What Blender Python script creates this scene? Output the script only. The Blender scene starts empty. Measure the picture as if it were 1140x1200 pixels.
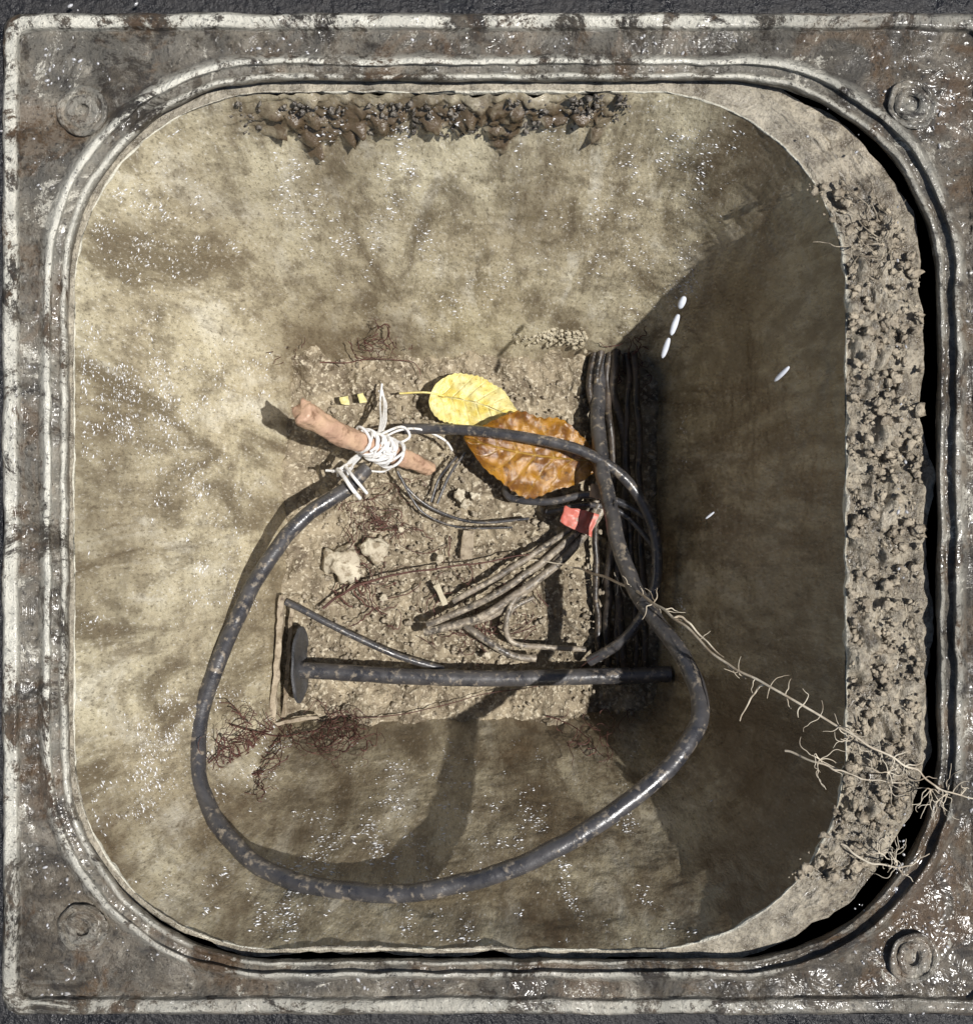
import bpy, math, random
from mathutils import Vector, noise, Quaternion
random.seed(7)
S=bpy.context.scene
H=0.75; K=0.0006
def at(px,py,z):
    k=K*(H-z)/H
    return Vector(((px-570)*k,(600-py)*k,z))
# ------------------------------------------------ materials
def newmat(name):
    m=bpy.data.materials.new(name); m.use_nodes=True
    nt=m.node_tree; return m,nt,nt.nodes['Principled BSDF']
class N:
    def __init__(s,nt): s.nt=nt
    def n(s,t,**k):
        x=s.nt.nodes.new(t)
        for a,b in k.items(): setattr(x,a,b)
        return x
    def l(s,a,b): s.nt.links.new(a,b)
    def coord(s,sc=(1,1,1)):
        t=s.n('ShaderNodeTexCoord'); m=s.n('ShaderNodeMapping'); m.inputs['Scale'].default_value=sc
        s.l(t.outputs['Object'],m.inputs['Vector']); return m.outputs[0]
    def noise(s,v,scale,detail=6,rough=.6,dist=0):
        x=s.n('ShaderNodeTexNoise'); x.inputs['Scale'].default_value=scale; x.inputs['Detail'].default_value=detail
        x.inputs['Roughness'].default_value=rough; x.inputs['Distortion'].default_value=dist
        s.l(v,x.inputs['Vector']); return x.outputs['Fac']
    def ramp(s,f,a,b,lo=0,hi=1):
        x=s.n('ShaderNodeMapRange'); x.inputs['From Min'].default_value=a; x.inputs['From Max'].default_value=b
        x.inputs['To Min'].default_value=lo; x.inputs['To Max'].default_value=hi
        s.l(f,x.inputs['Value']); return x.outputs[0]
    def mix(s,f,a,b):
        x=s.n('ShaderNodeMix',data_type='RGBA')
        if isinstance(f,float): x.inputs[0].default_value=f
        else: s.l(f,x.inputs[0])
        for i,c in ((6,a),(7,b)):
            if isinstance(c,tuple): x.inputs[i].default_value=(*c,1)
            else: s.l(c,x.inputs[i])
        return x.outputs[2]
    def math(s,op,a,b):
        x=s.n('ShaderNodeMath',operation=op)
        for i,c in enumerate((a,b)):
            if isinstance(c,(int,float)): x.inputs[i].default_value=c
            else: s.l(c,x.inputs[i])
        return x.outputs[0]
    def attr(s,name):
        x=s.n('ShaderNodeAttribute'); x.attribute_name=name; return x.outputs['Fac']
    def bump(s,h,dist,strength=1.0,prev=None):
        x=s.n('ShaderNodeBump'); x.inputs['Distance'].default_value=dist; x.inputs['Strength'].default_value=strength
        s.l(h,x.inputs['Height'])
        if prev: s.l(prev,x.inputs['Normal'])
        return x.outputs[0]
def simple(name,c1,c2,scale=60,rough=(.4,.8),bd=.0008,c3=None,c3scale=200,c3t=(.55,.7),metal=0,stretch=(1,1,1),spec=.5):
    m,nt,p=newmat(name); g=N(nt)
    v=g.coord(stretch)
    n1=g.noise(v,scale,5,.65,.4)
    col=g.mix(g.ramp(n1,.35,.65),c1,c2)
    n2=g.noise(v,c3scale,4,.6)
    if c3: col=g.mix(g.ramp(n2,*c3t),col,c3)
    g.l(col,p.inputs['Base Color'])
    g.l(g.ramp(n1,.35,.65,rough[0],rough[1]),p.inputs['Roughness'])
    g.l(g.bump(n2,bd),p.inputs['Normal'])
    p.inputs['Metallic'].default_value=metal
    p.inputs['Specular IOR Level'].default_value=spec
    return m
def wallmat():
    m,nt,p=newmat('wet_cement'); g=N(nt)
    v=g.coord(); vs=g.coord((1,1,.10)); vz=g.coord((1,1,.36)); vt=g.coord((1,1,.05))
    big=g.noise(v,7,3,.6,.5); streak=g.noise(vs,17,5,.6,.8); st2=g.noise(vt,52,4,.6,.3); med=g.noise(vz,62,6,.72,.2); fine=g.noise(vz,430,3,.7)
    c=g.mix(g.ramp(big,.35,.65),(.46,.395,.265),(.70,.63,.44))
    c=g.mix(g.ramp(streak,.44,.30,0,.8),c,(.82,.77,.62))
    c=g.mix(g.ramp(st2,.42,.30,0,.6),c,(.80,.75,.61))
    c=g.mix(g.ramp(streak,.50,.62,0,.85),c,(.155,.122,.075))
    c=g.mix(g.ramp(st2,.54,.68,0,.65),c,(.17,.135,.09))
    c=g.mix(g.ramp(med,.50,.66,0,.72),c,(.19,.155,.10))
    c=g.mix(g.ramp(fine,.56,.66,0,.65),c,(.12,.10,.07))
    c=g.mix(g.ramp(fine,.42,.32,0,.6),c,(.88,.84,.74))
    sp=g.math('MULTIPLY',g.attr('brown_mix'),g.ramp(med,.3,.55,.55,1))
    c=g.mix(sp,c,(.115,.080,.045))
    g.l(c,p.inputs['Base Color'])
    g.l(g.ramp(med,.35,.65,.12,.42),p.inputs['Roughness'])
    p.inputs['Specular IOR Level'].default_value=.9
    h=g.math('ADD',g.math('MULTIPLY',med,.8),g.math('MULTIPLY',fine,.22))
    g.l(g.bump(h,.0026),p.inputs['Normal'])
    return m
def framemat():
    m,nt,p=newmat('grimy_cast_iron'); g=N(nt)
    v=g.coord(); big=g.noise(v,11,5,.68,.8); med=g.noise(v,45,7,.75,.5); fine=g.noise(v,300,3,.7)
    c=g.mix(g.ramp(big,.40,.60),(.042,.034,.025),(.150,.125,.092))
    c=g.mix(g.ramp(med,.48,.60,0,.85),c,(.026,.021,.017))
    c=g.mix(g.ramp(med,.44,.34,0,.8),c,(.27,.24,.19))
    c=g.mix(g.ramp(g.noise(v,13,5,.72,1),.51,.60,0,.7),c,(.115,.068,.032))
    sc=g.math('MULTIPLY',g.ramp(g.noise(v,15,8,.82,.6),.575,.60),g.ramp(fine,.40,.5,.2,1))
    c=g.mix(sc,c,(.55,.52,.44))
    w=g.math('MULTIPLY',g.attr('wear'),g.ramp(g.noise(v,15,9,.85,.5),.455,.495))
    c=g.mix(w,c,(.80,.77,.66))
    c=g.mix(g.ramp(fine,.58,.66,0,.75),c,(.028,.024,.02))
    g.l(c,p.inputs['Base Color'])
    g.l(g.ramp(med,.35,.65,.25,.55),p.inputs['Roughness'])
    p.inputs['Specular IOR Level'].default_value=.6
    h=g.math('ADD',g.math('MULTIPLY',med,1.3),g.math('MULTIPLY',fine,.25))
    g.l(g.bump(h,.006),p.inputs['Normal'])
    film=g.noise(v,80,3,.55,.6)
    g.l(g.bump(film,.0036),p.inputs['Coat Normal'])
    g.l(g.ramp(g.noise(v,11,4,.65),.46,.58,.04,.85),p.inputs['Coat Weight'])
    p.inputs['Coat Roughness'].default_value=.20; p.inputs['Coat IOR'].default_value=1.45
    return m
def collarmat():
    m,nt,p=newmat('soil_covered_rim'); g=N(nt)
    v=g.coord(); med=g.noise(v,50,7,.72,.5); fine=g.noise(v,350,3,.7)
    c=g.mix(g.ramp(med,.4,.6),(.14,.115,.082),(.44,.385,.29))
    c=g.mix(g.ramp(fine,.52,.64,0,.6),c,(.08,.063,.045))
    w=g.math('MULTIPLY',g.attr('wear'),g.ramp(med,.3,.45))
    c=g.mix(w,c,(.82,.78,.64))
    g.l(c,p.inputs['Base Color'])
    g.l(g.ramp(med,.35,.65,.15,.5),p.inputs['Roughness'])
    p.inputs['Specular IOR Level'].default_value=.9
    g.l(g.bump(g.math('ADD',med,g.math('MULTIPLY',fine,.4)),.005),p.inputs['Normal'])
    return m
M_wall=wallmat(); M_frame=framemat(); M_collar=collarmat()
M_floor=simple('damp_soil_floor',(.13,.098,.062),(.42,.35,.24),45,(.35,.8),.0045,(.58,.51,.38),230,(.54,.63))
M_clod=simple('soil_clods',(.22,.18,.13),(.50,.43,.32),80,(.3,.8),.003,(.10,.08,.055),300)
M_dark=simple('wet_dark_clods',(.05,.043,.037),(.26,.23,.19),90,(.12,.4),.003)
M_ground=simple('wet_ground',(.008,.008,.010),(.03,.028,.028),30,(.2,.6),.004)
M_cable=simple('dusty_black_rubber',(.030,.030,.034),(.080,.075,.074),45,(.22,.42),.0006,(.26,.22,.17),150,(.55,.68),spec=.8)
M_shade=simple('muddy_shaded_sheath',(.012,.011,.010),(.08,.06,.045),50,(.3,.6),.0008,(.18,.14,.09),210,(.56,.68))  # mud, plus a darker base that carries the channel's shade in its colour
M_cabled=simple('muddy_cable_sheath',(.05,.045,.04),(.30,.25,.19),70,(.25,.6),.0008,(.45,.39,.30),200,(.5,.65))
M_root=simple('reddish_root',(.055,.022,.018),(.13,.055,.04),120,(.5,.8),.0004)
M_rootp=simple('pale_root',(.34,.27,.19),(.70,.63,.50),60,(.5,.8),.0004)
M_stick=simple('wet_wood',(.60,.41,.27),(.48,.30,.21),38,(.3,.6),.0025,(.27,.16,.10),90,(.54,.68))
M_board=simple('old_board',(.22,.17,.11),(.44,.37,.27),50,(.5,.8),.0015,(.10,.07,.045),180)
M_stone=simple('pale_stone',(.44,.38,.28),(.62,.56,.43),60,(.6,.9),.003,(.26,.21,.14),140,(.50,.62))
M_mortar=simple('pale_mortar',(.36,.31,.21),(.56,.50,.37),60,(.4,.8),.002,(.25,.2,.13),220,(.55,.7))
M_white=simple('white_plastic_string',(.66,.66,.65),(.85,.84,.82),60,(.2,.4),.0008,(.42,.36,.28),170,(.58,.70))
M_red=simple('red_tape',(.50,.10,.07),(.62,.22,.17),60,(.35,.5),.0005,(.45,.33,.27),150,(.55,.66))
M_tan=simple('tan_tape',(.30,.20,.13),(.42,.31,.21),60,(.4,.6),.0005)
M_water=simple('water_bead',(.36,.35,.34),(.56,.56,.58),60,(.08,.2),.0001,spec=1)
M_glint=simple('painted_wet_glint',(.66,.65,.63),(.93,.93,.95),90,(.1,.25),.0001,spec=1)  # near-white colour stands in for wet glints on the walls
def leafmat(name,a,b,vein,spots,rough):
    m,nt,p=newmat(name); g=N(nt); v=g.coord()
    n1=g.noise(v,45,6,.6,.6); n2=g.noise(v,220,5,.7)
    c=g.mix(g.ramp(n1,.4,.6),a,b)
    c=g.mix(g.ramp(n2,.56,.66,0,.8),c,spots)
    c=g.mix(g.math('MULTIPLY',g.attr('vein'),.75),c,vein)
    g.l(c,p.inputs['Base Color']); g.l(g.ramp(n1,.3,.7,rough*.6,rough*1.3),p.inputs['Roughness'])
    p.inputs['Specular IOR Level'].default_value=.9
    g.l(g.bump(g.math('ADD',g.attr('vein'),g.math('ADD',n2,n1)),.0012),p.inputs['Normal'])
    return m
M_ly=leafmat('yellow_leaf_skin',(.76,.60,.13),(.72,.64,.28),(.84,.77,.42),(.42,.30,.07),.40)
M_lb=leafmat('brown_leaf_skin',(.17,.065,.010),(.40,.19,.020),(.54,.34,.07),(.06,.025,.008),.22)
M_lf=simple('yellow_fragment',(.50,.45,.16),(.62,.58,.28),60,(.4,.6),.0005)
# ------------------------------------------------ geometry helpers
def link(o): S.collection.objects.link(o); return o
def mesh(name,vs,fs,mat,smooth=True,attrs=None):
    me=bpy.data.meshes.new(name); me.from_pydata([tuple(v) for v in vs],[],fs); me.update()
    if smooth: me.polygons.foreach_set('use_smooth',[True]*len(fs))
    if attrs:
        for k,a in attrs.items():
            x=me.attributes.new(k,'FLOAT','POINT'); x.data.foreach_set('value',a)
    me.materials.append(mat)
    return link(bpy.data.objects.new(name,me))
def rr(l,t,r,b,rad,z,nC=44,nS=90):
    P=[]
    cs=[(r-rad,t+rad,0),(l+rad,t+rad,90),(l+rad,b-rad,180),(r-rad,b-rad,270)]
    for i,(cx,cy,a0) in enumerate(cs):
        for k in range(nC+1):
            a=math.radians(a0+90*k/nC); P.append((cx+rad*math.cos(a),cy-rad*math.sin(a)))
        nx,ny,na=cs[(i+1)%4]; a=math.radians(na)
        e=(nx+rad*math.cos(a),ny-rad*math.sin(a)); s=P[-1]
        for k in range(1,nS): P.append((s[0]+(e[0]-s[0])*k/nS,s[1]+(e[1]-s[1])*k/nS))
    return [at(x,y,z) for x,y in P]
def loft(name,keys,subs,mat,disp=None,wear=None,aname='wear'):
    rings=[];wr=[];ts=[]
    for i in range(len(keys)-1):
        for k in range(subs[i]):
            f=k/subs[i]; rings.append([a.lerp(b,f) for a,b in zip(keys[i],keys[i+1])])
            ts.append(i+f); wr.append((wear[i]*(1-f)+wear[i+1]*f) if wear else 0)
    rings.append([p.copy() for p in keys[-1]]); ts.append(len(keys)-1); wr.append(wear[-1] if wear else 0)
    n=len(keys[0]); vs=[];at_=[]
    for t,w,R in zip(ts,wr,rings):
        for j,p in enumerate(R):
            a=w
            if disp:
                q=disp(p,t,j/n)
                if isinstance(q,tuple): q,a=q
                p=q
            vs.append(p); at_.append(a)
    fs=[]
    for i in range(len(rings)-1):
        for j in range(n):
            j2=(j+1)%n; fs.append((i*n+j,i*n+j2,(i+1)*n+j2,(i+1)*n+j))
    return mesh(name,vs,fs,mat,True,{aname:at_})
def fr(p,sc,oct=4): return noise.fractal(p*sc,1.0,2.0,oct)
def cat(pts,n=10):
    out=[]
    P=[pts[0]]+list(pts)+[pts[-1]]
    for i in range(1,len(P)-2):
        for k in range(n):
            t=k/n; r=[]
            for c in range(len(pts[0])):
                a,b,d,e=P[i-1][c],P[i][c],P[i+1][c],P[i+2][c]
                r.append(.5*(2*b+(d-a)*t+(2*a-5*b+4*d-e)*t*t+(3*b-a-3*d+e)*t**3))
            out.append(r)
    out.append(list(pts[-1])); return out
def cable(name,paths,mat,jit=.0006,n=12,res=5,parent=None):
    cu=bpy.data.curves.new(name,'CURVE'); cu.dimensions='3D'; cu.bevel_depth=1; cu.bevel_resolution=res; cu.use_fill_caps=True
    for pts,rad in paths:
        w=[list(at(*p[:3]))+[p[3] if len(p)>3 else 1] for p in pts]
        c=cat(w,n); sp=cu.splines.new('POLY'); sp.points.add(len(c)-1)
        off=Vector((random.random()*50,)*3)
        for q,p in zip(sp.points,c):
            v=Vector(p[:3]); v+=noise.noise_vector(v*40+off)*jit
            q.co=(*v,1); q.radius=rad*p[3]*(1+.05*noise.noise(v*150))
        sp.use_smooth=True
    cu.materials.append(mat)
    o=link(bpy.data.objects.new(name,cu))
    if parent: o.parent=parent
    return o
def icos():
    import bmesh
    r={}
    for s in (1,2,3):
        bm=bmesh.new(); bmesh.ops.create_icosphere(bm,subdivisions=s,radius=1)
        r[s]=([v.co.copy() for v in bm.verts],[tuple(v.index for v in f.verts) for f in bm.faces]); bm.free()
    return r
ICO=icos()
OCT=([Vector(a) for a in ((1,0,0),(0,1,0),(-1,0,0),(0,-1,0),(0,0,1),(0,0,-1))],[(0,1,4),(1,2,4),(2,3,4),(3,0,4),(1,0,5),(2,1,5),(3,2,5),(0,3,5)])
def lumps(name,items,mat,sub=2,amp=.45,fq=1.3,smooth=True):
    V=[];F=[]; vs,fs=ICO[sub]
    for pos,sz,sc in items:
        off=Vector((random.random()*99,random.random()*99,random.random()*99)); b=len(V)
        rot=Quaternion((0,0,1),random.random()*6.28 if sc[0]<2 else random.gauss(0,.2))
        for v in vs:
            d=1+amp*noise.noise(v*fq+off)+amp*.5*noise.noise(v*fq*2.7+off)
            q=Vector((v.x*sc[0],v.y*sc[1],v.z*sc[2]))*d*sz
            q.rotate(rot)
            V.append(pos+q)
        F+= [tuple(i+b for i in f) for f in fs]
    return mesh(name,V,F,mat,smooth)
# ------------------------------------------------ ground + frame
Zr=-.018
fo=(4,16,1166,1188,22)
def gd(p,t,u):
    q=p.copy()
    if t<2: q.z+=.003*fr(p,40)*min(1,t*2)
    return q
loft('ground',[rr(*fo,-.016),rr(-40,-40,1200,1240,30,-.016),rr(-400,-400,1500,1600,100,-.014),[Vector((p.x*100,p.y*100,-.012)) for p in rr(-400,-400,1500,1600,100,-.014)]],[8,12,6],M_ground,gd)
def ins(k): return (4+k,16+k,1166-k,1188-k,max(8,22-k*.3))
def inn(k): return (50+k,67+k*.9,1128-k,1146-k*.72,262-k*.6)
fk=[(ins(0),-.06,0),(ins(0),-.003,.3),(ins(3),0,.95),(ins(15),0,.85),(ins(21),-.006,.15),
    (inn(-5),-.0075,.1),(inn(0),-.0035,.5),(inn(3),0,1),(inn(8),0,1),(inn(11),-.005,.25),(inn(20),-.0065,.15),(inn(23),-.004,.9),(inn(26),-.004,.9),(inn(30),-.008,.25),(inn(32),-.018,.0),(inn(12),-.14,0)]
FW=[w for *_,w in fk]
def fd(p,t,u):
    q=p.copy(); a=1 if t<13 else 0
    q.z+=(.0014*fr(p,28,5)+.0012*fr(p,100,5))*a
    q.x+=.0014*fr(p+Vector((9,9,9)),30,5); q.y+=.0014*fr(p+Vector((3,7,1)),30,5)
    i=min(int(t),len(FW)-2); f=t-i; w=FW[i]*(1-f)+FW[i+1]*f
    # paint survives mostly on the left and far edges, less on the near edge and right corners
    k=1-.6*max(0,min(1,(p.x-.15)/.15))-.4*max(0,min(1,(-p.y-.2)/.1))
    return q,w*max(.22,k)
frame=loft('cast_iron_manhole_frame',[rr(*a,z) for a,z,w in fk],[4,3,5,3,54,3,2,3,3,6,3,3,3,6,4],M_frame,fd,FW)
def bolt(px,py,i):
    prof=[(30,-.008),(29,-.003),(26,-.002),(23,-.0045),(20,-.005),(18,-.002),(15,-.0015),(9,-.0018),(8,-.005),(0.1,-.005)]
    V=[];F=[];n=48
    for r,z in prof:
        for k in range(n):
            a=2*math.pi*k/n; p=at(px+r*math.cos(a),py+r*math.sin(a),z); p.z+=.0020*fr(p,110); p.x+=.0018*fr(p,60); p.y+=.0018*fr(p+Vector((5,5,5)),60); V.append(p)
    for i_ in range(len(prof)-1):
        for k in range(n): F.append((i_*n+k,i_*n+(k+1)%n,(i_+1)*n+(k+1)%n,(i_+1)*n+k))
    o=mesh('bolt_boss_%d'%i,V,F,M_frame,True,{'wear':[.25]*len(V)}); o.parent=frame
for i,b in enumerate([(97,130),(97,1088),(1070,1122),(1068,122)]): bolt(*b,i+1)
# ------------------------------------------------ chamber
topk=(88,108,990,1112,235)
R0=rr(*topk,Zr); R1=rr(345,430,770,835,28,-.325)
def wp(j,v): return R0[j].lerp(R1[j],v)
def wd(p,t,u):
    q=p.copy(); inw=Vector((-p.x,-p.y,0)).normalized()
    v=t
    e=min(1,v*10)
    pz=Vector((p.x,p.y,p.z*.5))
    d=.0034*fr(p,14,4)*e+.0009*fr(pz,60,4)+.0005*fr(pz,220,3)
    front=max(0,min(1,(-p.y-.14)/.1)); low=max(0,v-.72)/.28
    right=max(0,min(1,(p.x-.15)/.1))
    brown_mix=min(1,.60*front*(.6+.9*noise.noise(p*18)+.2)+.45*low+.7*right+max(0,noise.noise(Vector((p.x*12,p.y*12,p.z*2))+Vector((4,4,4)))-.05)*.9)  # browner towards near wall, right wall and floor; scattered dirt and mud besides
    if p.y>.2:
        bx=max(0,min(1,(p.x+.205)/.05))*max(0,min(1,(.115-p.x)/.04))
        low_edge=.115+.16*noise.noise(Vector((p.x*42,0,3)))+.05*noise.noise(Vector((p.x*150,0,3)))-max(0,p.x)*.35+max(0,-p.x)*.15
        bz=max(0,min(1,(low_edge-v)/.03))*bx*min(1,.35+v*14)
        if bz>0:
            d+=bz*(.0008+.014*abs(fr(p,70,6))); brown_mix=max(brown_mix,bz*1.2)
    q+=inw*d
    return q,max(0,min(1.3,brown_mix))
chamber=loft('concrete_cable_pit',[R0,R1],[260],M_wall,wd,[0,0],'brown_mix')
out=(62,84,1086,1124,268)
Rc=[p+Vector((.0,.0,0)) for p in rr(*out,Zr)]
def cd(p,t,u):
    q=p.copy(); right=max(0,min(1,(p.x-.20)/.06))
    mid=max(0,math.sin(min(1,max(0,t/1.0))*math.pi))**.5 if t<=1 else 0
    q.z+=(.004*fr(p,30,5)+.012*abs(fr(p,50,7))-.003)*mid*(.2+1.3*right)+.0005*fr(p,200,3)
    lat=Vector((p.x,p.y,0)).normalized()
    if .05<t<2.5: q+=lat*(.008*fr(p,18,6)-.001)*min(1,t)
    elif t<=.05: q+=lat*.0012*fr(p,60,5)
    w=max(0,1-t*8) if t<1 else 0
    w=max(w,.12*(1-right)) if t<=1 else 0
    return q,w
Rin=[p+Vector((0,0,-.004)) for p in R0]
collar=loft('pit_rim_ledge',[Rin,[p+Vector((0,0,.0015)) for p in R0],[a.lerp(b,.06)+Vector((0,0,.001)) for a,b in zip(R0,Rc)],Rc,[p+Vector((0,0,-.11)) for p in Rc],[Vector((p.x*1.12,p.y*1.12,-.138)) for p in Rc]],[2,2,80,6,6],M_collar,
   lambda p,t,u: cd(p,(t-1.0) /2.0 if t<3 and t>1 else (1.5 if t>=3 else 0),u),[0]*6)
it=[]
for k in range(1100):
    y=random.uniform(215,1030)
    xr=1080-max(0,(abs(y-610)-280))*.28-max(0,abs(y-610)-340)*.5
    x=xr-random.uniform(2,84)
    s=random.choice([.0004,.0006,.0009,.0013,.0022,.0034])*random.uniform(.5,1.2)
    it.append((at(x,y,Zr+.003+random.uniform(-.001,.002)),s,(random.uniform(.7,1.4),random.uniform(.7,1.4),.6)))
lumps('soil_crumbs',it,M_clod,2,1.0,1.8)
it=[]
for k in range(620):
    x=random.uniform(225,750); y=random.uniform(114,152)-max(0,x-560)*.07
    if noise.noise(Vector((x*.03,3,1)))<-.15: continue
    s=random.choice([.0008,.001,.0014,.0022])*random.uniform(.6,1.2)
    z=Zr-.002-max(0,(y-108))*.00085
    it.append((at(x,y,z)+Vector((0,-.006,.004)),s,(random.uniform(.8,1.6),random.uniform(.6,1.1),.8)))
lumps('mud_clods',it,M_dark,2,1.0,2.1)
# ------------------------------------------------ floor
V=[];F=[];n=300
for j in range(n+1):
    for i in range(n+1):
        px=315+i*(790-315)/n; py=395+j*(870-395)/n
        p=at(px,py,-.318); nn=.5+.9*noise.noise(p*38)
        e=max(0,1-(px-345)/50)*nn+max(0,(py-800)/40)*nn+max(0,1-(py-430)/35)*nn
        chan=max(0,min(1,(px-680)/25))
        p.z+=.006*fr(p,22,6)+.006*abs(fr(p,80,6))+.013*e-.014*chan-.002
        V.append(p)
for j in range(n):
    for i in range(n): a=j*(n+1)+i; F.append((a,a+n+1,a+n+2,a+1))
mesh('soil_floor',V,F,M_floor)
it=[]
for k in range(2600):
    px=random.uniform(335,765); py=random.uniform(415,845)
    s=random.choice([.0006,.0008,.001,.0015,.0025])*random.uniform(.6,1.4)
    it.append((at(px,py,-.315+.004*fr(at(px,py,-.318),22,5)),s,(1,random.uniform(.6,1.5),.6)))
lumps('soil_grit',it,M_clod,1,.8,1.7)
it=[]
for px,py,s in [(402,661,.0175),(440,645,.0125),(538,580,.006),(546,590,.005),(557,582,.0045),(470,620,.003),(515,655,.004),(570,768,.004),(450,700,.004)]:
    it.append((at(px,py,-.307),s,(1.05,.9,.40)))
lumps('pale_stone',it,M_stone,3,.6,1.7)
it=[]
for k in range(220):
    t=random.random(); px=603+t*84; py=386+random.gauss(0,7)+t*8
    it.append((at(px,py,-.276+.0008*(390-py)),random.uniform(.001,.0024),(random.uniform(.9,1.6),.9,.7)))
lumps('crumbling_mortar',it,M_mortar,2,.9,1.8)
# ------------------------------------------------ cables
cable('black_power_cable',[([(430,548,-.262),(405,575,-.252),(350,612,-.236),(300,680,-.212),(262,760,-.185),(240,820,-.168),(231,880,-.150),(242,940,-.128),(285,1000,-.100),(340,1032,-.082),(400,1043,-.070),(480,1045,-.062),(560,1030,-.058),(640,1000,-.056),(710,958,-.060),(770,912,-.068),(808,868,-.080),(820,825,-.098),(803,775,-.125),(770,730,-.155),(742,685,-.185),(724,635,-.215),(714,590,-.240),(704,540,-.265),(700,470,-.300),(708,400,-.315)],.0072)],M_cable,.0014)
cable('black_cable',[([(472,503,-.285),(520,503,-.280),(570,506,-.272),(625,514,-.266),(680,528,-.262),(722,552,-.262),(752,588,-.265),(768,635,-.27),(766,690,-.275),(735,745,-.285),(690,775,-.298)],.0052)],M_cable)
cable('thin_black_cable',[([(592,572,-.300),(600,584,-.292),(640,588,-.286),(690,580,-.28),(730,590,-.278),(765,612,-.28)],.0036),
    ([(640,600,-.30),(690,592,-.286),(730,602,-.284),(765,640,-.284)],.0028)],M_cable)
cable('communication_wire',[([(466,552,-.29),(480,575,-.296),(510,598,-.302),(560,612,-.303),(620,608,-.303)],.0015),
    ([(470,560,-.29),(495,600,-.30),(540,618,-.303),(600,618,-.304)],.0011),([(545,530,-.30),(525,560,-.304),(512,590,-.305)],.0014),
    ([(535,535,-.30),(515,560,-.304),(505,588,-.305)],.0012)],M_cable)
cable('vertical_cable_bundle',[([(702+k*7+random.uniform(-4,4),392,-.308+.004*(k%2)),(692+k*10+random.uniform(-5,5),450,-.303),(698+k*9+random.uniform(-7,7),520,-.303+.003*(k%3)),(702+k*8+random.uniform(-7,7),600,-.305),(696+k*10+random.uniform(-8,8),690,-.312),(702+k*11,800,-.318)],r) for k,r in enumerate([.0032,.0042,.0036,.0045,.003,.0038])],M_shade,.003)
cable('cut_cable_ends',[([(702,590,-.285),(680,620,-.288),(640,655,-.288),(590,690,-.288),(545,715,-.290),(500,732,-.292)],.0034),
    ([(706,595,-.289),(682,632,-.290),(645,668,-.292),(600,700,-.290),(555,726,-.292),(496,741,-.295)],.0040),
    ([(700,585,-.291),(668,620,-.293),(630,645,-.295),(580,678,-.295),(530,705,-.297)],.0030),
    ([(698,600,-.292),(665,640,-.296),(620,690,-.296),(575,722,-.298),(530,735,-.30)],.0033)],M_cabled,.0015)
cable('bent_cable_ends',[([(545,733,-.297),(572,752,-.295),(600,768,-.296),(628,772,-.298)],.0036),
    ([(650,665,-.294),(612,690,-.290),(594,725,-.290),(600,752,-.294),(640,758,-.297),(686,761,-.30)],.0028),
    ([(625,700,-.30),(600,715,-.298),(590,740,-.298)],.0024)],M_cabled)
cable('tar_coated_pipe',[([(348,785,-.288),(400,788,-.288),(480,793,-.288),(580,795,-.288),(680,793,-.289),(785,790,-.292)],.0080)],M_cable,.0003)
cable('grey_service_cable',[([(335,705,-.285),(365,720,-.285),(420,748,-.290),(470,770,-.296),(520,784,-.302)],.0034)],M_cable)
def tube(name,c,axis,r1,r2,L,mat):
    q=Vector((0,0,1)).rotation_difference(axis); V=[];F=[];n=64
    prof=[(r1,-L*4),(r1,-L),(r1*.97,0),(r2,-.0002),(r2*.9,-L),(.0001,-L)]
    for r,z in prof:
        for k in range(n):
            a=2*math.pi*k/n; v=Vector((r*math.cos(a),r*math.sin(a),z)); v.rotate(q); v+=noise.noise_vector(v*60)*.001; V.append(c+v)
    for i in range(len(prof)-1):
        for k in range(n): F.append((i*n+k,i*n+(k+1)%n,(i+1)*n+(k+1)%n,(i+1)*n+k))
    return mesh(name,V,F,mat)
M_black=simple('black_conduit',(.030,.031,.034),(.09,.09,.095),40,(.4,.7),.002)
tube('conduit_opening',at(354,779,-.286),Vector((1,0,.04)).normalized(),.037,.034,.0006,M_black)
def board(name,a,b,w,h,mat,parent=None):
    d=(b-a); L=d.length; d.normalize(); s=d.cross(Vector((0,0,1))).normalized(); u=s.cross(d)
    V=[];F=[];n=60; pr=[(-1,-1),(-1,.8),(-.8,1),(.8,1),(1,.8),(1,-1)]
    for i in range(n+1):
        for x,y in pr:
            p=a+d*(L*i/n)+s*(x*w/2)+u*(y*h/2); p+=noise.noise_vector(p*90)*.0018; V.append(p)
    m=len(pr)
    for i in range(n):
        for k in range(m): F.append((i*m+k,i*m+(k+1)%m,(i+1)*m+(k+1)%m,(i+1)*m+k))
    F.append(tuple(range(m))); F.append(tuple(n*m+k for k in reversed(range(m))))
    o=mesh(name,V,F,mat,False)
    if parent: o.parent=parent
    return o
wf=link(bpy.data.objects.new('wooden_support_frame',None))
board('upright',at(331,698,-.286),at(319,850,-.276),.006,.005,M_board,wf)
board('upright_back',at(343,705,-.298),at(333,845,-.290),.004,.004,M_board,wf)
board('foot_rail',at(314,849,-.272),at(372,840,-.296),.0035,.004,M_board,wf)
board('wood_chip',at(549,622,-.305),at(546,655,-.305),.012,.003,M_board)
board('wood_chip',at(512,684,-.30),at(521,708,-.304),.006,.003,M_mortar)
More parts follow.
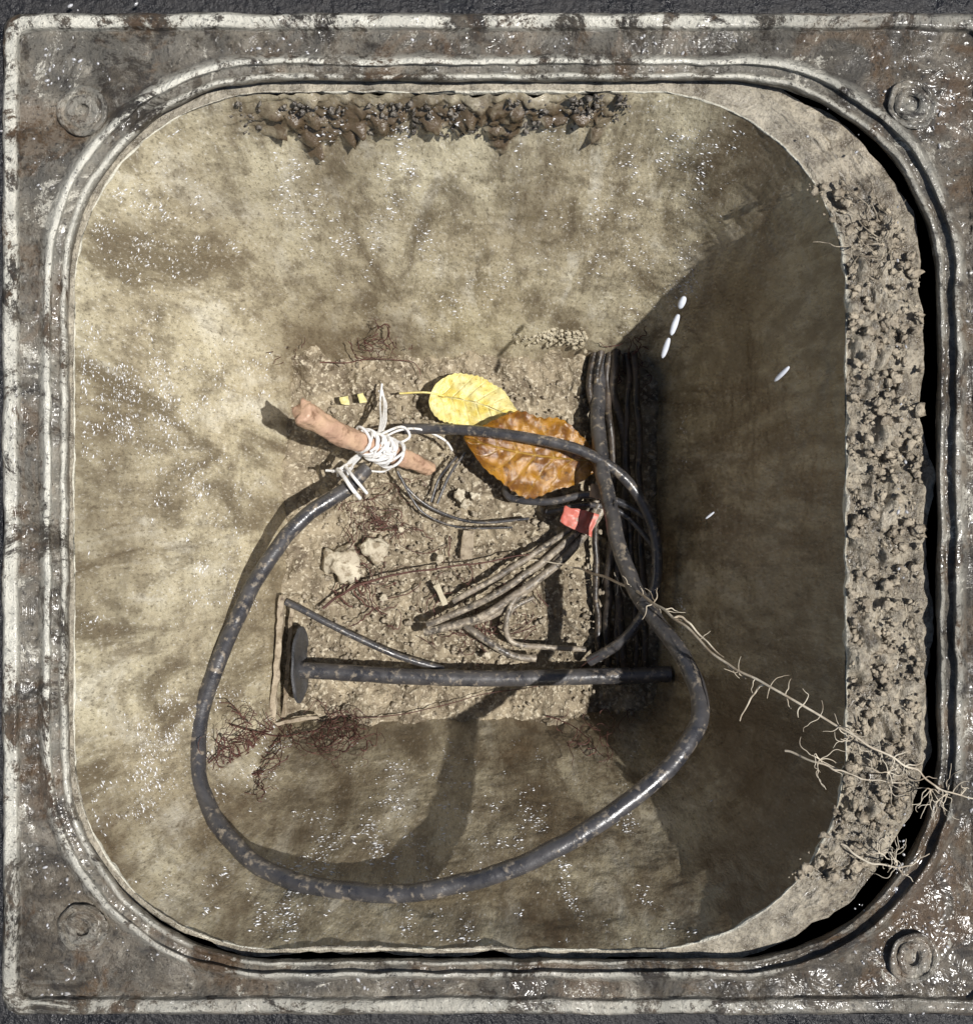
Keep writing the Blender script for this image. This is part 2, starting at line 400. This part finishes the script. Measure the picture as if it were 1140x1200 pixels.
def stick(name,a,b,r,mat):
    d=(b-a).normalized(); L=(b-a).length; s=d.cross(Vector((0,0,1))).normalized(); u=s.cross(d)
    V=[];F=[];n=90;m=28
    for i in range(n+1):
        t=i/n; rad=r*(1-.30*t)*(1 if 0<i<n else .8)
        for k in range(m):
            an=2*math.pi*k/m; off=s*math.cos(an)+u*math.sin(an)
            p=a+d*L*t; q=rad*(1+.22*noise.noise(Vector((off.x*1.5,off.y*1.5,t*8)))+.14*noise.noise(off*4+Vector((t*14,0,0)))+.08*noise.noise(off*9+Vector((t*50,0,0))))
            e=.004*noise.noise(off*2+Vector((7,0,0))) if i<2 or i>n-2 else 0
            V.append(p+off*q+s*.003*math.sin(t*5)+d*e)
    V.append(a+d*.001);V.append(b-d*.001)
    for i in range(n):
        for k in range(m): F.append((i*m+k,i*m+(k+1)%m,(i+1)*m+(k+1)%m,(i+1)*m+k))
    for k in range(m): F.append((len(V)-2,(k+1)%m,k)); F.append((len(V)-1,n*m+k,n*m+(k+1)%m))
    return mesh(name,V,F,mat)
SA=at(352,482,-.155); SB=at(503,553,-.300)
stick('wooden_stick',SA,SB,.0105,M_stick)
def wcurve(name,paths,mat,res=3):
    cu=bpy.data.curves.new(name,'CURVE'); cu.dimensions='3D'; cu.bevel_depth=1; cu.bevel_resolution=res; cu.use_fill_caps=True
    for pts,rad in paths:
        c=cat([list(p) for p in pts],5); sp=cu.splines.new('POLY'); sp.points.add(len(c)-1)
        for q,p in zip(sp.points,c): q.co=(*p,1); q.radius=rad
        sp.use_smooth=True
    cu.materials.append(mat); return link(bpy.data.objects.new(name,cu))
dS=(SB-SA).normalized(); sS=dS.cross(Vector((0,0,1))).normalized(); uS=sS.cross(dS); LS=(SB-SA).length
sp=[]
for w_ in range(4):
    pts=[]; tilt=random.uniform(-.006,.006)
    t0=.42+.05*w_; 
    for k in range(46):
        an=k*.62+w_; t=t0+.13*k/46+.02*math.sin(k*.9)
        R=.0102+.0008*w_+.0012*random.random()
        pts.append(SA+dS*(LS*t+tilt*math.cos(an))+sS*R*math.cos(an)+uS*R*math.sin(an))
    sp.append((pts,random.uniform(.0012,.0018)))
kn=SA+dS*LS*.56+uS*.010
for k in range(8):
    pts=[kn+noise.noise_vector(Vector((k*3.1,i*1.1,0)))*.011 for i in range(7)]
    sp.append((pts,random.uniform(.0008,.0016)))
def P3(l): return [at(*q) for q in l]
for k in range(4):
    sp.append((P3([(440,520,-.236),(446+k*2,495,-.262),(447+k*2+random.uniform(-3,3),472,-.288),(449+random.uniform(-6,6),450+k*4,-.298)]),.0011))
for k in range(5):
    sp.append((P3([(432,524,-.236),(418-k*2,540,-.250),(402+random.uniform(-8,8),551,-.258),(382+k*7,552+random.uniform(-4,12),-.262)]),.0012))
sp+= [(P3([(440,520,-.236),(465,505,-.262),(492,503,-.278),(520,515,-.290),(530,528,-.300)]),.0012),
      (P3([(445,525,-.238),(462,540,-.26),(452,552,-.27),(435,552,-.265)]),.0010),
      (P3([(440,512,-.236),(470,500,-.26),(480,512,-.268),(462,522,-.255)]),.0013),
      (P3([(396,550,-.256),(404,560,-.242),(412,572,-.238),(422,584,-.248)]),.0020),(P3([(404,545,-.256),(412,556,-.242),(420,566,-.240),(430,578,-.250)]),.0016)]
wcurve('white_string_tie',sp,M_white)
def patch(name,c,w,h,rot,mat,fl=.002,n=24,curl=8):
    V=[];F=[]
    for j in range(n+1):
        for i in range(n+1):
            x=(i/n-.5)*w;y=(j/n-.5)*h*(1+.35*(i/n-.5)); x2=x*math.cos(rot)-y*math.sin(rot); y2=x*math.sin(rot)+y*math.cos(rot)
            p=c+Vector((x2,y2,0)); p+=noise.noise_vector(p*120)*.0018; p.z+=fl*math.sin(i/n*5)+fl*1.2*noise.noise(p*90)-curl*y*y; V.append(p)
    for j in range(n):
        for i in range(n): a=j*(n+1)+i; F.append((a,a+1,a+n+2,a+n+1))
    o=mesh(name,V,F,mat); md=o.modifiers.new('t','SOLIDIFY'); md.thickness=.0005; return o
patch('red_warning_tape',at(678,609,-.272),.034,.020,-.35,M_red,.003)
patch('tan_adhesive_tape',at(703,577,-.266),.020,.014,-.2,M_tan,.001,24,30)
patch('yellow_leaf_fragment',at(404,469,-.302),.008,.009,.1,M_lf,.0003,24,0)
patch('yellow_leaf_fragment',at(424,467,-.302),.006,.010,.3,M_lf,.0003,24,0)
def leaf(name,base,tip,width,mat,droop,serr,peak=.42,stem=None,nz=0,point=.75,wr=1):
    d=(tip-base); L=d.length; d.normalize(); up=Vector((0,0,1)); s=up.cross(d).normalized(); u=d.cross(s)
    V=[];F=[];A=[];n=110;m=50
    for i in range(n+1):
        t=i/n
        w=width*(math.sin(math.pi*t**(math.log(.5)/math.log(peak)))**point)
        for j in range(m+1):
            q=j/m*2-1; sg=1 if q>0 else -1
            w2=w*(1+serr*(abs((t*18)%1-.5)-.25)*abs(q)+.16*noise.noise(Vector((t*5,sg*3,nz))))
            x=t*L-.10*L*abs(q)**2*(1-t)*.9; y=q*w2
            y+= .005*math.sin(t*3)
            p=base+d*x+s*y+u*(droop*(q*q)*.5+wr*.005*noise.noise(Vector((x*45,y*45,nz)))+.007*math.sin(t*4+nz)*abs(q)+wr*.0025*noise.noise(Vector((x*130,y*130,nz))))
            V.append(p)
            ph=(t-abs(q)*.22)*7; dv=abs(ph-round(ph)); ve=max(0,1-dv/.07)*(.2+.6*(1-abs(q))); ve=max(ve,max(0,1-abs(q*w)/.0009)); A.append(ve)
    for i in range(n):
        for j in range(m): a=i*(m+1)+j; F.append((a,a+1,a+m+2,a+m+1))
    o=mesh(name,V,F,mat,True,{'vein':A})
    if stem: 
        c=cable('stem',[(stem,.0010)],mat); c.parent=o
    return o
leaf('yellow_leaf',at(514,464,-.292),at(611,496,-.286),.027,M_ly,-.008,.10,.36,[(520,464,-.291),(500,460,-.287),(468,461,-.290)],2,.62)
leaf('brown_leaf',at(694,540,-.290),at(543,512,-.282),.040,M_lb,.010,.10,.50,[(690,538,-.289),(700,548,-.288),(712,556,-.287)],5,.85,.9)
# ------------------------------------------------ roots
def walk(p,dirv,steps,st,wig,pull=.2):
    pts=[p.copy()];d=dirv.normalized()
    for k in range(steps):
        d=(d+Vector((random.gauss(0,wig),random.gauss(0,wig),random.gauss(0,wig*.5)))).normalized(); p=p+d*st; pts.append(p.copy())
    return pts
def roots(name,strands,mat,res=2):
    cu=bpy.data.curves.new(name,'CURVE'); cu.dimensions='3D'; cu.bevel_depth=1; cu.bevel_resolution=res
    for pts,r in strands:
        c=cat([list(p) for p in pts],3); sp=cu.splines.new('POLY'); sp.points.add(len(c)-1); L=len(c)
        for i,(q,p) in enumerate(zip(sp.points,c)): q.co=(*p,1); q.radius=r*(1-.6*i/L)
    cu.materials.append(mat); return link(bpy.data.objects.new(name,cu))
def surf_z(px,py):
    def solve(o0,o1,o):
        a=o0*K*(H-Zr)/H; b=o1*K*(H+.325)/H; s0=K*(H-Zr)/H; s1=K*(H+.325)/H
        if o<=o1: return -.316
        v=(a-o*s0)/((a-b)+o*(s1-s0)); return Zr+(-.325-Zr)*max(0,min(1,v))
    return max(solve(482,225,570-px),solve(420,200,px-570),solve(492,170,600-py),solve(512,235,py-600))
def tangle(name,cx,cy,rx,ry,n,mat,r=.0006,steps=14,st=.004,lift=.004):
    ss=[]
    for k in range(n):
        px=random.gauss(cx,rx*.5);py=random.gauss(cy,ry*.5); a=random.random()*6.28; pts=[]
        L=random.randint(steps//2,steps); cur=random.gauss(0,.15)
        for i in range(L):
            a+=random.gauss(cur,.5); px+=math.cos(a)*st/K*.75; py+=math.sin(a)*st/K*.75
            px+=(cx-px)*.05;py+=(cy-py)*.05
            pts.append(at(px,py,surf_z(px,py)+lift+random.uniform(0,.004)))
        ss.append((pts,r*random.uniform(.6,1.6)))
    return roots(name,ss,mat)
tangle('root_tangle',298,880,42,50,60,M_root,.0005,18,.004,.022)
tangle('root_tangle',395,862,46,24,44,M_root,.0005,16,.004,.014)
tangle('root_tangle',440,400,34,22,28,M_root,.0005,10,.003,.012)
tangle('root_tangle',690,865,50,34,16,M_root,.0004,14,.004,.012)
tangle('root_tangle',330,408,26,8,9,M_root,.0005,9,.003,.012)
tangle('root_tangle',460,620,70,50,50,M_root,.0004,14,.004,.006)
tangle('root_tangle',560,720,110,60,60,M_root,.0004,14,.004,.006)
tangle('root_tangle',430,690,30,30,22,M_root,.0006,12,.004,.008)
tangle('root_tangle',215,975,12,12,8,M_root,.0005,8,.003,.010)
tangle('root_tangle',735,420,25,40,18,M_root,.0005,10,.004)
tangle('root_tangle',240,260,40,8,8,M_root,.0004,6,.003,.008)
def line(name,path,mat,r,zl=.010):
    pts=[at(x,y,(surf_z(x,y)+zl) if z is None else z) for x,y,z in path]
    q=[]
    for p in cat([list(p) for p in pts],4): q.append(Vector(p)+noise.noise_vector(Vector(p)*120)*.0022)
    return q,r
roots('trailing_root',[line('',[(320,408,None),(345,422,None),(400,425,None),(440,420,None),(485,425,None),(492,440,None)],0,.0008),
  line('',[(270,850,None),(340,862,None),(400,845,None),(480,835,None),(560,815,None),(640,800,None),(700,770,-.29)],0,.0007),
  line('',[(640,840,None),(670,850,None),(710,888,None)],0,.0007),
  line('',[(380,712,-.30),(410,690,-.296),(470,672,-.294),(540,664,-.292),(620,650,-.29)],0,.0014)],M_root)
main=[(684,668,-.26),(740,690,-.18),(790,725,-.115),(850,775,-.065),(920,815,-.03),(1000,862,-.004),(1060,895,.001),(1105,925,.003),(1140,935,.005)]
st=[line('',main,0,.0013),line('',[(684,668,-.26),(650,660,-.28),(610,655,-.30)],0,.0010)]
random.seed(21)
mp=st[0][0]
for k in range(44):
    i=random.randint(2,len(mp)-3); p=mp[i]; d=(mp[i+1]-mp[i-1]).normalized()
    side=Vector((-d.y,d.x,random.uniform(-.3,.5)))*random.choice((-1,1))
    st.append((walk(p,d*random.uniform(-.4,.8)+side,random.randint(3,6),.0030,.38),random.uniform(.0003,.0006)))
st+= [line('',[(790,725,-.115),(800,722,-.115),(822,745,-.105),(848,770,-.09)],0,.0012),
      line('',[(895,800,-.045),(880,815,-.05),(868,845,-.055)],0,.0010),
      line('',[(920,880,-.03),(955,893,-.015),(985,905,-.008),(1020,915,-.005),(1060,918,-.002)],0,.0009),
      line('',[(985,990,-.015),(1020,1010,-.006),(1060,1015,-.001),(1090,1000,.001)],0,.0009)]
for c,(x,y) in enumerate([(1000,860),(1040,905),(1090,925),(1030,1000),(1050,1015),(1110,930),(960,890)]):
    for k in range(8):
        a=random.random()*6.28
        st.append((walk(at(x,y,-.004 if x>1000 else -.015),Vector((math.cos(a),math.sin(a),.2)),8,.003,.4),.0004))
roots('pale_tree_root',st,M_rootp)
st=[]
for k in range(14):
    x=random.uniform(1000,1050);y=random.uniform(250,330); a=random.uniform(1,3)
    st.append((walk(at(x,y,Zr+.006),Vector((math.cos(a),math.sin(a),.1)),8,.004,.3),.0005))
roots('ledge_rootlets',st,M_clod)
# ------------------------------------------------ painted wall glints and water beads
def addd(V,F,shape,p,nrm,tan,s,el,flat=.5):
    b=len(V); bt=nrm.cross(tan)
    for v in shape[0]: V.append(p+(tan*(v.x*el)+bt*v.y+nrm*(v.z*flat))*s)
    F.extend([tuple(i+b for i in f) for f in shape[1]])
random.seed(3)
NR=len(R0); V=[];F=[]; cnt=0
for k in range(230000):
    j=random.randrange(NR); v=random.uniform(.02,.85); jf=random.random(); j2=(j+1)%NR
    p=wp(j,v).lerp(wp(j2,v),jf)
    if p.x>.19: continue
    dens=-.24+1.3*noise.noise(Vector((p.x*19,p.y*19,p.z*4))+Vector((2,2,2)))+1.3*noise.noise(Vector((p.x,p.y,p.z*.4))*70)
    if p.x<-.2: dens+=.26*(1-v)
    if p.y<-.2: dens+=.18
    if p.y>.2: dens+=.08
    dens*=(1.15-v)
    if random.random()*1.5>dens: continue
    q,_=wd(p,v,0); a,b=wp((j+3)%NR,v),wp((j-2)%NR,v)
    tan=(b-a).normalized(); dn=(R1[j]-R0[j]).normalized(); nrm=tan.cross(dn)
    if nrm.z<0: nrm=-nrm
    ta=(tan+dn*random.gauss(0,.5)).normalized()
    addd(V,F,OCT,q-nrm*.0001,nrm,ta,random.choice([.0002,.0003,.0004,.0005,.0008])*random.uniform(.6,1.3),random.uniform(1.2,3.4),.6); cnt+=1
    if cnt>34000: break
mesh('wall_painted_glints',V,F,M_glint)  # pale specks added as painted glints, none on the shaded right wall
V=[];F=[]
for k in range(3600):
    side=random.random()
    if side<.35: x,y=random.uniform(1050,1140),random.uniform(20,1190)
    elif side<.6: x,y=random.uniform(10,80),random.uniform(20,1190)
    elif side<.8: x,y=random.uniform(10,1140),random.uniform(20,66)
    else: x,y=random.uniform(10,1140),random.uniform(1145,1185)
    if random.random()<.35: x,y=random.choice([(1075,110),(60,70),(1090,1110),(60,1130),(1090,1060),(1120,1000)]); x+=random.gauss(0,46); y+=random.gauss(0,46)
    p=at(x,y,-.0072+.001*noise.noise(at(x,y,0)*28))
    if noise.noise(p*22)+.6*noise.noise(p*90)<.0: continue
    if 1062<x<1105 and 180<y<1080: continue
    a=random.random()*6.28
    addd(V,F,ICO[1],p,Vector((0,0,1)),Vector((math.cos(a),math.sin(a),0)),random.choice([.0003,.0004,.0006,.001])*random.uniform(.6,1.3),random.uniform(1,2.4),.9)
mesh('frame_water_beads',V,F,M_water)
M_drop=simple('falling_water',(.55,.57,.62),(.75,.77,.82),60,(.1,.2),.0001)
def fall(a,b,r):
    cable('falling_water_drop',[([(*a,.4),(*[(x*.85+y*.15) for x,y in zip(a,b)],.8),(*[(x+y)/2 for x,y in zip(a,b)],1),(*[(x*.15+y*.85) for x,y in zip(a,b)],.8),(*b,.3)],r)],M_drop,.0008)
fall((802,348,-.03),(796,362,-.035),.0026); fall((795,368,-.04),(787,392,-.045),.0024); fall((784,396,-.05),(776,420,-.055),.0022); fall((924,430,-.03),(908,446,-.04),.0018); fall((836,600,-.1),(826,608,-.105),.0010)
# ------------------------------------------------ light, sky, camera
d=Vector((-.475,.085,-1)).normalized()
su=bpy.data.lights.new('sun','SUN'); su.energy=5; su.angle=math.radians(.6); su.color=(1,.97,.93)
so=link(bpy.data.objects.new('sun',su)); so.rotation_euler=d.to_track_quat('-Z','Y').to_euler(); so.location=(1,-.2,2.5)
w=bpy.data.worlds.new('World'); S.world=w; w.use_nodes=True; nt=w.node_tree
sk=nt.nodes.new('ShaderNodeTexSky'); sk.sky_type='NISHITA'; sk.sun_disc=False
sk.sun_elevation=math.asin(-d.z); sk.sun_rotation=math.atan2(-d.x,-d.y)
bg=nt.nodes['Background']; nt.links.new(sk.outputs[0],bg.inputs[0]); bg.inputs[1].default_value=.055
cam=bpy.data.cameras.new('camera'); co=link(bpy.data.objects.new('camera',cam)); co.location=(0,0,H)
cam.sensor_fit='VERTICAL'; cam.sensor_height=24; cam.lens=24*H/(1200*K); cam.clip_start=.01; cam.clip_end=500
S.camera=co
S.view_settings.view_transform='Standard'; S.view_settings.look='None'; S.view_settings.exposure=0
